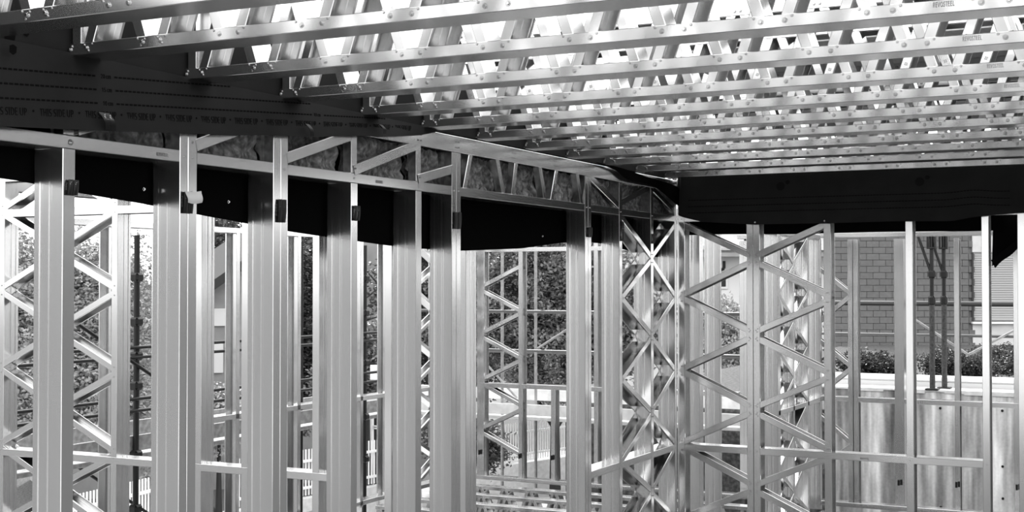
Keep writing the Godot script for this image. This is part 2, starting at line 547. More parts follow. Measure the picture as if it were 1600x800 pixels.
func wall_partition() -> void:
	var w := structure("wall_partition")
	var z := 2.63
	for x in [-4.545, -3.98, -3.402, -2.80, -2.62, -2.215, -1.62, -1.05, -0.5]:
		member(w, "stud", Vector3(x, -0.02, z), Vector3(x, 3.3, z), NB, Vector3(1, 0, 0), 0.055, DEP, true)
	member(w, "lintel_chord", Vector3(-4.6, 3.031, z + 0.001), Vector3(-0.16, 3.031, z + 0.001), NB, UP, 0.058, DEP)
	member(w, "upper_chord", Vector3(-4.6, 3.30, z + 0.001), Vector3(-0.16, 3.30, z + 0.001), NB, UP, 0.05, DEP)
	member(w, "rail", Vector3(-4.52, 1.197, z + 0.001), Vector3(-1.4, 1.197, z + 0.001), NB, UP, 0.052, DEP)
	for q in [2.44, 1.845, 1.25, 0.65, 3.045]:
		var n := Vector3(0, 0, z - 0.002)
		for sy in [-1.0, 1.0]:
			member(w, "brace", Vector3(-4.53, q + sy * 0.025, 0) + n, Vector3(-3.98, q + sy * 0.285, 0) + n, NB, Vector3(-1, 0, 0), 0.046, 0.13)
			member(w, "brace", Vector3(-3.42, q + sy * 0.025, 0) + n, Vector3(-3.98, q + sy * 0.285, 0) + n, NB, Vector3(-1, 0, 0), 0.046, 0.13)
	var sp := []
	for q in [3.05, 2.44, 1.845, 1.25, 0.65]:
		for sy in [-1.0, 1.0]:
			for x in [-4.545, -3.402]: sp.append(Vector3(x, q + sy * 0.035, z + 0.001))
	screws(w, sp, NB, 0.006)

func wall_outer_left() -> void:
	var w := structure("wall_outer_left")
	var x := -4.63
	for z in [2.05, 1.34, 0.68, 0.08, -0.36, -0.95, -1.37, -1.95, -2.56, -3.12, -3.72, -4.3]:
		member(w, "stud", Vector3(x, -0.02, z), Vector3(x, 2.978, z), NA, Vector3(0, 0, -1), 0.055, DEP, false)
	member(w, "lintel_chord", Vector3(x, 3.0035, 2.49), Vector3(x, 3.0035, -4.9), NA, Vector3(0, -1, 0), 0.05, DEP)
	member(w, "upper_chord", Vector3(x, 3.26, 2.49), Vector3(x, 3.26, -4.9), NA, UP, 0.088, DEP)
	member(w, "rail", Vector3(x, 1.196, 0.45), Vector3(x, 1.196, -4.9), NA, UP, 0.05, DEP)
	member(w, "sill_plate", Vector3(x, 0.025, 2.49), Vector3(x, 0.025, -4.9), NA, UP, 0.05, DEP)
	for q in [2.72, 2.13, 1.55, 0.93, 0.33]:
		for sy in [-1.0, 1.0]:
			member(w, "brace", Vector3(x - 0.002, q - sy * 0.28, -4.85), Vector3(x - 0.002, q - sy * 0.02, -4.3), NA, Vector3(0, -1, 0), 0.045, 0.12)
			member(w, "brace", Vector3(x - 0.002, q - sy * 0.28, -3.74), Vector3(x - 0.002, q - sy * 0.02, -4.3), NA, Vector3(0, -1, 0), 0.045, 0.12)

func wall_outer_far() -> void:
	var w := structure("wall_outer_far")
	var z := -4.9
	for q in [[-4.395, 1], [-4.345, 1], [-3.805, 1], [-2.78, 1], [-2.2, 1], [-1.6, 1], [-0.95, 1], [-0.90, 1], [-0.083, 1], [0.293, 1], [0.352, 1], [0.80, 1], [0.85, -1], [1.43, 1], [2.03, 1], [2.65, 1]]:
		member(w, "stud", Vector3(q[0], 0.05, z), Vector3(q[0], 2.978, z), NB, Vector3(-q[1], 0, 0), 0.052, DEP, false)
	member(w, "cripple_stud", Vector3(-3.355, 0.05, z), Vector3(-3.355, 1.17, z), NB, Vector3(-1, 0, 0), 0.055, DEP, false)
	for q in [[-4.32, -3.83], [-3.78, -1.0], [-0.06, 0.27], [0.378, 0.775], [0.876, 2.65]]:
		member(w, "rail", Vector3(q[0], 1.196, z + 0.001), Vector3(q[1], 1.196, z + 0.001), NB, UP, 0.055, DEP)
	member(w, "lintel_chord", Vector3(-1.0, 3.025, z + 0.002), Vector3(2.7, 3.025, z + 0.002), NB, Vector3(0, -1, 0), 0.05, DEP)
	member(w, "lintel_chord", Vector3(-4.6, 2.91, z + 0.003), Vector3(-1.0, 2.91, z + 0.003), NB, Vector3(0, -1, 0), 0.05, DEP)
	member(w, "sill_plate", Vector3(-4.6, 0.025, z + 0.002), Vector3(2.7, 0.025, z + 0.002), NB, UP, 0.05, DEP)
	for q in [2.42, 1.83, 1.24, 0.62]:
		for sy in [-1.0, 1.0]:
			member(w, "brace", Vector3(-4.36, q + sy * 0.025, z - 0.002), Vector3(-3.82, q + sy * 0.275, z - 0.002), NB, UP * sy, 0.046, 0.12)
	for q in [2.36, 1.55, 0.70]:
		for sy in [-1.0, 1.0]:
			member(w, "brace", Vector3(0.28, q + sy * 0.025, z - 0.002), Vector3(-0.06, q + sy * 0.30, z - 0.002), NB, UP * -sy, 0.046, 0.12)

func floors() -> void:
	var f := structure("floor")
	box(f, "floor_deck", Vector3(3.45, -0.06, 4.6), Vector3(7.0, 0.08, 9.0), M.floor)
	box(f, "floor_deck", Vector3(-2.45, -0.06, 6.0), Vector3(4.4, 0.08, 6.2), M.floor)
	# open floor joists of the rooms behind, no deck on them yet
	var names := ["first", "second", "third", "fourth", "fifth"]
	for k in 5:
		var zz := -4.42 - 0.02 + 0.6 * k
		var j := thing("floor_joist", "steel open-web floor joist behind the left wall, %s from the outer wall" % names[k], "joist", Vector3(-4.5, 0, zz), "floor joists without a deck")
		truss(j, 4.3, -0.36, -0.003, 0.2, 0.335, false)
		var j2 := thing("floor_joist", "steel open-web floor joist behind the far wall, %s from the outer wall" % names[k], "joist", Vector3(0.05, 0, zz), "floor joists without a deck")
		truss(j2, 2.7, -0.36, -0.003, 0.2, 0.335, false)

# an open-web joist in its own frame: x along it, face at z = 0
func truss(o: Node3D, length: float, y0: float, y1: float, first: float, pitch: float, marks: bool) -> void:
	member(o, "bottom_chord", Vector3(0, y0 + 0.021, 0), Vector3(length, y0 + 0.021, 0), NB, Vector3(0, -1, 0), 0.042, DEP)
	member(o, "top_chord", Vector3(0, y1 - 0.021, 0), Vector3(length, y1 - 0.021, 0), NB, UP, 0.042, DEP)
	member(o, "end_post", Vector3(0.03, y0 + 0.02, -0.002), Vector3(0.03, y1 - 0.02, -0.002), NB, Vector3(-1, 0, 0), 0.042, 0.13)
	var s := st()
	var x := first
	var yb := y0 + 0.022
	var yt := y1 - 0.022
	while x < length - 0.1:
		var half := pitch * 0.5 - 0.022
		if x - half > 0.03:
			member(o, "web_member", Vector3(x - 0.040, yb, -0.002), Vector3(x - half, yt, -0.002), NB, UP, 0.04, 0.13)
		member(o, "web_member", Vector3(x + 0.040, yb, -0.002), Vector3(x + half, yt, -0.002), NB, Vector3(-1, 0, 0), 0.04, 0.13)
		head(s, Vector3(x - 0.039, yb, 0), NB, 0.0098, 9)
		head(s, Vector3(x + 0.039, yb, 0), NB, 0.0098, 9)
		head(s, Vector3(x - 0.039 - half * 0.16, yb + 0.013, 0), NB, 0.0055, 7)
		head(s, Vector3(x + 0.039 + half * 0.16, yb + 0.013, 0), NB, 0.0055, 7)
		if x < first + pitch * 1.5:
			for q in [[-0.048, -0.011], [-0.03, 0.010], [0.047, -0.010], [0.028, 0.011]]:
				head(s, Vector3(x + q[0], yb + q[1], 0.0), NB, 0.0055, 7)
		head(s, Vector3(x + half + 0.01, yt, 0), NB, 0.0098, 9)
		head(s, Vector3(x - half - 0.01, yt, 0), NB, 0.0098, 9)
		if marks and x < 3.4:
			for sg in [-1.0, 1.0]:
				var t := 0.42
				var p := Vector3(lerpf(x + sg * 0.04, x + sg * half, t), lerpf(yb, yt, t), -0.001)
				stamp(o, p, Basis(NB, -sg * 0.32), 0.012, "22", 0.013)
		x += pitch
	var b := part("bolts", s.commit(), M.bolt, o)
	b.set_meta("kind", "stuff")

func joists() -> void:
	var zs := [0.33, 0.945, 1.56, 2.176, 2.79, 3.406, 4.021, 4.602, 5.249, 5.872, 6.491, 7.005]
	var names := ["first", "second", "third", "fourth", "fifth", "sixth", "seventh", "eighth", "ninth", "tenth", "eleventh", "twelfth", "thirteenth", "fourteenth"]
	for k in zs.size():
		var o := thing("ceiling_joist", "galvanised open-web ceiling joist, %s out from the black-wrapped far wall" % names[k], "joist", Vector3(0.022, 0, zs[k]), "open-web ceiling joists")
		truss(o, 6.94, BOT, 3.665, 0.04, 0.335, k > 5)
		stamp(o, Vector3(2.93 - 0.022, BOT + 0.027, 0.0008), Basis())

	# the ceiling of the neighbouring room: joists and two panels over the corner
	for k in 6:
		var o2 := thing("ceiling_joist", "open-web ceiling joist over the left neighbouring room, %s out from the far wall line" % names[k], "joist", Vector3(-4.62, 0, 1.5 - 0.6 * (5 - k)), "open-web ceiling joists next door")
		truss(o2, 4.44, BOT, 3.665, 0.2, 0.335, false)
	for k in 2:
		solo("floor_panel", box_mesh(Vector3(1.75, 0.022, 1.6), 0.002), M.floor, "wood floor panel over the left neighbouring room, %s the far wall line" % ["in front of", "behind"][k], "panel", Transform3D(Basis(), Vector3(-1.07, 3.677, 0.75 - k * 1.62)), "floor panels next door")
	# sheets of the upper floor already laid on the far joists
	var rows := [["beside the left wall", 0.05, 2.42], ["over the middle of the room", 2.44, 4.8], ["over the right of the room", 4.82, 6.4]]
	for q in rows:
		for k in 2:
			var z0: float = -0.1 + k * 1.24
			if k == 1 and q[1] < 1.0: continue
			var p := box_mesh(Vector3(q[2] - q[1], 0.022, 1.23), 0.002)
			solo("floor_panel", p, M.panel, "wood floor panel laid on the ceiling joists %s, %s" % [q[0], "against the far wall" if k == 0 else "second row from the far wall"], "panel", Transform3D(Basis(), Vector3((q[1] + q[2]) * 0.5, 3.677, z0 + 0.62)), "floor panels on the joists")
	var p3 := box_mesh(Vector3(5.2, 0.022, 1.23), 0.002)
	solo("floor_panel", p3, M.panel, "wood floor panel laid on the ceiling joists, third row from the far wall", "panel", Transform3D(Basis(), Vector3(3.8, 3.677, 3.0)), "floor panels on the joists")

# ------------------------------------------------------------------ membranes
const LOW_A := [[9.0, 2.86], [6.8, 3.02], [6.4, 3.048], [5.906, 3.088], [5.65, 3.105], [5.415, 3.131], [5.07, 3.155], [4.74, 3.193], [4.387, 3.225], [4.076, 3.262], [3.863, 3.305], [3.7, 3.312]]

func membranes() -> void:
	# printed membrane over the header of the left wall
	var t := thing("wall_membrane", "dark printed building membrane lettered THIS SIDE UP above the left wall", "membrane", Vector3(0, 0, 0))
	var low := func(u: float, v: float) -> Vector3:
		var z := lerpf(9.0, 3.7, u)
		var y0 := lookup(LOW_A, z)
		var y := lerpf(y0, 3.318, v)
		var out := 0.034 + 0.028 * (1.0 - v) * smoothstep(3.7, 4.6, z) + 0.004 * sin(z * 3.1) * (1.0 - v)
		return Vector3(out, y, z)
	part("flap", sheet_mesh(low, 60, 6, 0.002), M.membrane, t)
	var upper := func(u: float, v: float) -> Vector3:
		return Vector3(0.014, lerpf(3.31, 3.62, v), lerpf(9.0, 0.1, u))
	part("upper_band", sheet_mesh(upper, 30, 2, 0.002), M.membrane, t)
	# print, parallel to the lower edge of the flap: slope of the edge is 0.082 per metre
	var sl := 0.0822
	var dir := Vector3(0, sl, -1).normalized()
	var nrm := Vector3(1, 0.0, 0)
	var upv := nrm.cross(dir).normalized() * 1.0
	if upv.y < 0: upv = -upv
	var b := Basis(dir, upv, nrm)
	var at := func(z: float, h: float) -> Vector3:
		var y := 3.02 + (6.8 - z) * sl + h
		var y0 := lookup(LOW_A, z)
		var v := clampf((y - y0) / maxf(3.318 - y0, 0.02), 0.0, 1.0)
		return Vector3(0.034 + 0.028 * (1.0 - v) * smoothstep(3.7, 4.6, z) + 0.004 * sin(z * 3.1) * (1.0 - v) + 0.0022, y, z)
	var z := 6.696 + 0.213 * 3
	while z > 4.3:
		stamp(t, at.call(z - 0.107, 0.052), b, 0.026, "THIS SIDE UP", 0.155, M.print)
		stamp(t, at.call(z, 0.056), b, 0.008, "•", 0.008, M.print)
		z -= 0.213
	for h in [0.096, 0.146, 0.196]:
		var s := st()
		var zz := 7.4
		while zz > 4.4:
			if absf(zz - 6.335) > 0.045 and absf(zz - 5.0) > 0.045:
				var p: Vector3 = at.call(zz, h)
				if p.y < 3.313:
					var hx: Vector3 = dir * 0.0085; var hy: Vector3 = upv * 0.0032
					quad(s, p - hx - hy, p + hx - hy, p + hx + hy, p - hx + hy, nrm)
			zz -= 0.0228
		var o := part("dashed_line", s.commit(), M.print, t)
		o.set_meta("kind", "stuff")
		var q := str(int(round((h - 0.096) * 100.0)) + 10) + " cm"
		for z2 in [6.335, 5.0]:
			var p2: Vector3 = at.call(z2, h)
			if p2.y < 3.31: stamp(t, p2, b, 0.016, q, 0.05, M.print)
	# the rounded marks at the upper left of the print
	blob(t, [[0.0, 0.0], [0.012, -0.03], [0.03, -0.038], [0.05, -0.03], [0.056, 0.0], [0.056, 0.05], [0.036, 0.05], [0.03, 0.02], [0.012, 0.05], [-0.02, 0.055]], Vector3(0.017, 3.345, 6.79))
	blob(t, [[0.0, 0.0], [0.014, 0.004], [0.026, -0.006], [0.028, -0.02], [0.018, -0.03], [0.004, -0.026], [-0.003, -0.012]], Vector3(0.017, 3.375, 6.702))
	blob(t, [[0.0, 0.0], [0.03, 0.002], [0.03, -0.006], [0.014, -0.02]], Vector3(0.017, 3.392, 6.73))
	blob(t, [[0.0, 0.0], [0.03, 0.004], [0.04, -0.008], [0.02, -0.026], [0.004, -0.02]], Vector3(0.017, 3.398, 6.68))
	blob(t, [[0.0, 0.0], [0.014, 0.01], [0.016, 0.03], [0.0, 0.036], [-0.016, 0.03], [-0.016, 0.008]], Vector3(0.036, 3.262, 6.79), true)

	# black sheet hanging on the outer side of the left wall
	var edge := [[9.0, 2.93], [6.644, 2.869], [6.486, 2.86], [6.286, 2.839], [5.879, 2.813], [5.593, 2.789], [5.256, 2.765], [4.957, 2.741], [4.645, 2.724], [4.363, 2.71], [4.032, 2.692], [3.72, 2.684], [3.284, 2.681], [2.442, 2.715], [1.81, 2.769], [1.301, 2.787], [0.5, 2.73], [-0.16, 2.69]]
	var outer := func(u: float, v: float) -> Vector3:
		var zq := lerpf(9.0, -0.16, u)
		var sag := sin(zq * 2.3) * 0.008 * (1.0 - v)
		return Vector3(-0.155 - 0.012 * (1.0 - v) + sag, lerpf(lookup(edge, zq), 3.40, v), zq)
	var so := solo("hanging_sheet", sheet_mesh(outer, 60, 6, 0.003), M.black_membrane, "long black sheet hanging down the outer side of the left wall", "sheet")
	# small daylight holes in it are fastener washers that catch the sky
	var s3 := st()
	for q in [[5.93, 2.872], [5.40, 2.85], [3.95, 2.77], [2.2, 2.80]]: head(s3, Vector3(-0.14, q[1], q[0]), NA, 0.008, 7)
	var wsh := part("washers", s3.commit(), M.bolt, so)
	wsh.set_meta("kind", "stuff")

	# far wall: printed membrane in front, black sheet behind
	var lowb := [[3.4, 2.99], [2.546, 2.989], [2.36, 2.975], [2.244, 2.964], [2.112, 2.941], [1.705, 2.947], [1.236, 2.943], [0.894, 2.944], [0.659, 2.944], [0.543, 2.951], [0.232, 2.973], [0.074, 3.011], [0.03, 3.03]]
	var fb := func(u: float, v: float) -> Vector3:
		var x := lerpf(0.03, 2.60, u)
		var fold := 0.014 * exp(-pow((x - 2.27 - v * 0.05) / 0.10, 2.0)) + 0.010 * exp(-pow((x - 0.95 - v * 0.5) / 0.10, 2.0)) - 0.006 * sin(x * 7.0) * (1.0 - v)
		return Vector3(x, lerpf(lookup(lowb, x), 3.345, v), 0.028 + 0.022 * (1.0 - v) + fold * (1.0 - v * 0.5))
	var tb := thing("wall_membrane", "dark printed building membrane wrapped over the top of the far wall", "membrane", Vector3.ZERO)
	part("flap", sheet_mesh(fb, 70, 10, 0.002), M.membrane, tb)
	for h in [0.10, 0.15, 0.20]:
		var s := st()
		var xx := 0.12
		while xx < 2.5:
			var y: float = 2.945 + h + 0.014 * exp(-pow((xx - 2.25) / 0.12, 2.0))
			var v := clampf((y - lookup(lowb, xx)) / (3.345 - lookup(lowb, xx)), 0.0, 1.0)
			var u := (xx - 0.03) / 2.57
			var p: Vector3 = fb.call(u, v)
			p.z += 0.003
			quad(s, p + Vector3(-0.0085, -0.0028, 0), p + Vector3(0.0085, -0.0028, 0), p + Vector3(0.0085, 0.0028, 0), p + Vector3(-0.0085, 0.0028, 0), NB)
			xx += 0.0228
		var o := part("dashed_line", s.commit(), M.print, tb)
		o.set_meta("kind", "stuff")
	for x in [0.85, 1.88]:
		var p: Vector3 = fb.call((x - 0.03) / 2.57, 0.72)
		var ring := CylinderMesh.new()
		ring.top_radius = 0.032; ring.bottom_radius = 0.032; ring.height = 0.001; ring.radial_segments = 20; ring.rings = 1
		part("printed_mark", ring, M.print_soft, tb, Transform3D(Basis(Vector3.RIGHT, PI / 2), p + Vector3(0, 0, 0.004)))
		ring = ring.duplicate(); ring.top_radius = 0.016; ring.bottom_radius = 0.016
		part("printed_mark", ring, M.print_soft, tb, Transform3D(Basis(Vector3.RIGHT, PI / 2), p + Vector3(0.055, 0.03, 0.004)))
	var s4 := st()
	for x in [0.655, 1.19]: head(s4, Vector3(x, 2.96, 0.058), NB, 0.008, 8)
	part("screws", s4.commit(), M.bolt, tb).set_meta("kind", "stuff")
	var fo := func(u: float, v: float) -> Vector3:
		var x := lerpf(0.0, 2.42, u)
		return Vector3(x, lerpf(2.877 + 0.004 * sin(x * 5.0), 3.32, v), -0.155 - 0.01 * (1.0 - v))
	solo("hanging_sheet", sheet_mesh(fo, 30, 4, 0.003), M.black_membrane, "black sheet hanging behind the studs of the far wall", "sheet")
	# the loose corner that droops beside the last stud
	var fl := func(u: float, v: float) -> Vector3:
		var top := Vector3(lerpf(2.36, 2.575, u), lerpf(3.02, 3.03, u), -0.21)
		var bot := Vector3(lerpf(2.350, 2.60, u), lerpf(2.615, 2.845, u), -0.19)
		var p := top.lerp(bot, v)
		p.z += 0.015 * sin(u * 4.0 + v * 2.0)
		return p
	var lf := thing("loose_sheet", "loose black sheet corner drooping between the last two studs", "sheet", Vector3.ZERO)
	part("flap", sheet_mesh(fl, 12, 12, 0.004), M.black_membrane, lf)
	var hem := func(u: float, v: float) -> Vector3:
		var p0 := Vector3(lerpf(2.345, 2.60, u), lerpf(2.66, 2.87, u), -0.165)
		var p1 := Vector3(lerpf(2.372, 2.60, u), lerpf(2.602, 2.815, u) + 0.008 * sin(u * 9.0), -0.175)
		return p0.lerp(p1, v)
	part("hem", sheet_mesh(hem, 10, 3, 0.006), M.print, lf)

	# dark strip lying over the header near the corner
	var strip_top := [[1.7, 3.318], [1.0, 3.300], [0.5, 3.277], [0.0, 3.245]]
	var strip_low := [[1.7, 3.312], [1.35, 3.285], [1.163, 3.237], [0.672, 3.228], [0.536, 3.213], [0.3, 3.16], [0.075, 3.106], [0.0, 3.10]]
	var fs := func(u: float, v: float) -> Vector3:
		var zq := lerpf(1.7, 0.02, u)
		return Vector3(0.022 + 0.012 * sin(zq * 6.0) * v + 0.012, lerpf(lookup(strip_low, zq), lookup(strip_top, zq), v), zq)
	solo("sheet_strip", sheet_mesh(fs, 24, 4, 0.002), M.black_membrane, "narrow black sheet strip over the header beside the room corner", "sheet")
	# curled end at the corner that catches the sky
	var fc := func(u: float, v: float) -> Vector3:
		var ang := lerpf(-0.4, 2.2, u)
		return Vector3(0.055 + 0.02 * sin(ang), lerpf(3.25, 3.36, v) - 0.05 * u, 0.12 - 0.04 * cos(ang) * v)
	solo("curled_strip", sheet_mesh(fc, 10, 5, 0.002), M.membrane, "curled scrap of dark membrane in the upper room corner", "sheet")

func blob(parent: Node, pts: Array, at: Vector3, low := false) -> void:
	var s := st()
	var poly := PackedVector2Array()
	for p in pts: poly.append(Vector2(p[0], p[1]))
	var idx := Geometry2D.triangulate_polygon(poly)
	for k in range(0, idx.size(), 3):
		var v := []
		for j in 3: v.append(at + Vector3(0.03 if low else 0.0, poly[idx[k + j]].y, -poly[idx[k + j]].x))
		tri(s, v[0], v[1], v[2], NA)
	part("printed_mark", s.commit(), M.print, parent)

func insulation() -> void:
	var bays := [[6.44, 5.885, "behind the header left of the first doubled stud"], [5.77, 5.27, "in the short header bay between the two doubled studs"], [5.155, 4.65, "under the steep brace right of the second doubled stud"], [4.60, 4.045, "in the header bay with a long rising brace"], [3.985, 3.665, "in the narrow header bay before the third doubled stud"], [3.55, 3.0, "behind the first zigzag braces of the long header"], [2.965, 2.42, "behind the middle zigzag braces of the long header"], [2.385, 1.835, "behind the last zigzag braces of the long header"], [1.715, 1.22, "in the header bay right of the fourth doubled stud"], [1.155, 0.585, "in the header bay with a falling brace near the corner"], [0.52, 0.06, "in the last header bay at the room corner"]]
	var nz := FastNoiseLite.new()
	nz.seed = 5; nz.frequency = 9.0; nz.fractal_octaves = 4
	var nr := FastNoiseLite.new()
	nr.seed = 6; nr.frequency = 3.0; nr.noise_type = FastNoiseLite.TYPE_CELLULAR
	for q in bays:
		var f := func(u: float, v: float) -> Vector3:
			var z := lerpf(q[0], q[1], u)
			var y := lerpf(3.027, 3.222, v)
			var d := 0.034 * nz.get_noise_2d(z, y) + 0.03 * nr.get_noise_2d(z * 2.0, y * 2.0)
			return Vector3(-0.088 + d * 0.9, y, z)
		var nu := int(clampf((q[0] - q[1]) * 70.0, 18, 90))
		solo("insulation_batt", sheet_mesh(f, nu, 16, 0.03), M.wool, "rough mineral wool %s" % q[2], "insulation", Transform3D(), "mineral wool in the header")

func tapes() -> void:
	# pairs of black tape ends stuck on the studs: [z, y top, y bottom, where]
	var b := Basis(Vector3(0, 0, -1), UP, NA)
	var list := [[6.457, 2.868, 2.812, 0.052, "first single stud of the left wall"], [5.835, 2.862, 2.776, 0.06, "doubled stud under the paper tag"], [5.212, 2.867, 2.765, 0.06, "second doubled stud of the left wall"], [4.612, 2.870, 2.798, 0.055, "single stud below the long header brace"], [3.608, 2.886, 2.794, 0.085, "third doubled stud of the left wall"], [1.76, 2.871, 2.804, 0.07, "fourth doubled stud, past the wide opening"], [1.168, 2.935, 2.794, 0.04, "braced stud next to the wide bare stud"], [0.54, 2.867, 2.792, 0.05, "stud where the corner braces meet"]]
	for q in list:
		var t := thing("tape_pair", "two short black tape ends stuck to the %s" % q[4], "tape", Vector3(0.003, (q[1] + q[2]) * 0.5, q[0]), "black tape ends on the studs")
		var h: float = q[1] - q[2]
		var wd: float = q[3] * 0.46
		for k in [-1.0, 1.0]:
			var off: float = k * q[3] * 0.25
			var fn := func(u: float, v: float) -> Vector3:
				return Vector3(0.004 + 0.004 * sin(u * PI) + 0.003 * sin(v * 3.0), (v - 0.5) * h, -(u - 0.5) * wd - off + (0.5 - v) * 0.006)
			var strip := part("tape_strip", sheet_mesh(fn, 6, 4, 0.0012), M.tape, t)
			stamp(strip, Vector3(0.0095, 0.006, -off), b * Basis(Vector3(0, 0, 1), -PI / 2), 0.010, "Type", h * 0.55, M.tape_text)
	var fp := func(u: float, v: float) -> Vector3:
		return Vector3(0.016 + 0.010 * u + 0.004 * sin(v * 5.0), lerpf(2.819, 2.866, v) - 0.004 * sin(u * 4.0), lerpf(5.862, 5.774, u) + (1.0 - v) * -0.014 * (1.0 - u))
	solo("paper_tag", sheet_mesh(fp, 8, 6, 0.001), M.paper, "crumpled pale paper tag on the doubled stud of the left wall", "tag")
	# tape loops hanging from the membrane
	var loops := [[6.36, 3.085, 0.055, 0.06, "with white lettering hanging over the membrane edge"], [5.10, 3.183, 0.028, 0.05, "hanging over the membrane above the second doubled stud"], [4.488, 3.25, 0.026, 0.042, "twisted near the far end of the printed membrane"]]
	for q in loops:
		var t := thing("tape_loop", "curled black tape strip %s" % q[4], "tape", Vector3(0.075, q[1], q[0]), "tape strips on the membrane")
		for k in [-0.5, 0.5]:
			var fn := func(u: float, v: float) -> Vector3:
				var bulge := 0.012 * sin(v * PI)
				return Vector3(bulge, (v - 0.5) * q[3], -(u - 0.5) * q[2] * 0.46 - k * q[2] * 0.5 + (0.5 - v) * 0.035 * -1.0)
			var strip := part("tape_strip", sheet_mesh(fn, 4, 8, 0.0012), M.tape, t)
			strip.set_meta("label", "glossy black tape strip")
			if q[2] > 0.04:
				stamp(strip, Vector3(0.0105, 0.012, -k * q[2] * 0.5 + 0.006), b * Basis(Vector3(0, 0, 1), -PI / 2 + 0.45), 0.009, "Type", 0.026, M.tape_text)
	# small tapes on the far studs
	for q in [[0.826, 0.31, "doubled stud in front of the concrete wall"], [1.43, 0.33, "slim stud in front of the concrete wall"], [2.04, 0.345, "last stud in front of the concrete wall"], [-4.37, 0.345, "stud where the far left braces meet"], [-3.805, 0.33, "wide stud right of the far left braces"], [-3.36, 0.335, "short stud under the far opening"]]:
		var t := thing("tape_pair", "small black tape wrapped on the %s" % q[2], "tape", Vector3(q[0], q[1], -4.896), "black tape ends on the outer wall")
		for k in [-0.014, 0.014]: box(t, "tape_strip", Vector3(k, 0.004 * signf(k), 0.003), Vector3(0.024, 0.06, 0.004), M.tape, 0.001)

# ------------------------------------------------------------------ outside
func concrete_and_terrace() -> void:
	var t := thing("concrete_wall", "tall cast concrete retaining wall with vertical board streaks beyond the far frame", "wall", Vector3(-0.45, -2.8, -7.2))
	# front slab with its own texture coordinates
	var s := st()
	var L := 7.5
	var H := 3.95
	var pts := [Vector3(0, 0, 0), Vector3(L, 0, 0), Vector3(L, H, 0), Vector3(0, H, 0)]
	var uv := [Vector2(0, 1), Vector2(1, 1), Vector2(1, 0), Vector2(0, 0)]
	for k in [[0, 2, 1], [0, 3, 2]]:
		for i in k:
			s.set_normal(NB); s.set_uv(uv[i]); s.add_vertex(pts[i])
	for i in 4:
		var p: Vector3 = pts[i]; var q: Vector3 = pts[(i + 1) % 4]
		var n: Vector3 = [Vector3.DOWN, Vector3.RIGHT, Vector3.UP, Vector3.LEFT][i]
		s.set_uv(Vector2(0.3, 0.3))
		quad(s, p, q, q + Vector3(0, 0, -0.3), p + Vector3(0, 0, -0.3), n)
	part("cast_face", s.commit(), M.concrete, t)
	var r := RandomNumberGenerator.new(); r.seed = 9
	# broken pale rim along the top
	var s2 := st()
	var x := 0.0
	while x < L:
		var w := r.randf_range(0.12, 0.35)
		var d := r.randf_range(0.0, 0.035)
		var a0 := Vector3(x, H + 0.004, 0.012); var a1 := Vector3(min(x + w, L), H + 0.004, 0.012)
		quad(s2, a0 + Vector3(0, -d - 0.02, 0), a1 + Vector3(0, -d - 0.02, 0), a1, a0, NB)
		quad(s2, a0, a1, a1 + Vector3(0, 0, -0.45), a0 + Vector3(0, 0, -0.45), UP)
		x += w
	part("rim", s2.commit(), M.concrete_pale, t)
	for q in [[1.35, 3.73], [1.35, 3.1], [2.08, 3.73], [2.08, 3.05], [2.08, 2.66], [1.35, 2.5]]:
		var c := CylinderMesh.new()
		c.top_radius = 0.016; c.bottom_radius = 0.016; c.height = 0.01; c.radial_segments = 10; c.rings = 1
		part("tie_hole", c, M.sign_text, t, Transform3D(Basis(Vector3.RIGHT, PI / 2), Vector3(q[0], q[1], 0.003)))
	# terrace behind it
	var g := structure("terrace")
	box(g, "terrace_slab", Vector3(11.8, -1.0, -23.2), Vector3(32.5, 3.6, 31.0), M.grass)
	var kb := thing("garden_kerb", "long white garden kerb with a stepped edge behind the concrete wall", "kerb", Vector3(3.0, 1.10, -7.87))
	box(kb, "kerb_base", Vector3(0, 0.06, 0), Vector3(9.0, 0.12, 0.28), M.white, 0.01)
	box(kb, "kerb_cap", Vector3(0, 0.15, -0.02), Vector3(9.0, 0.06, 0.36), M.white, 0.012)

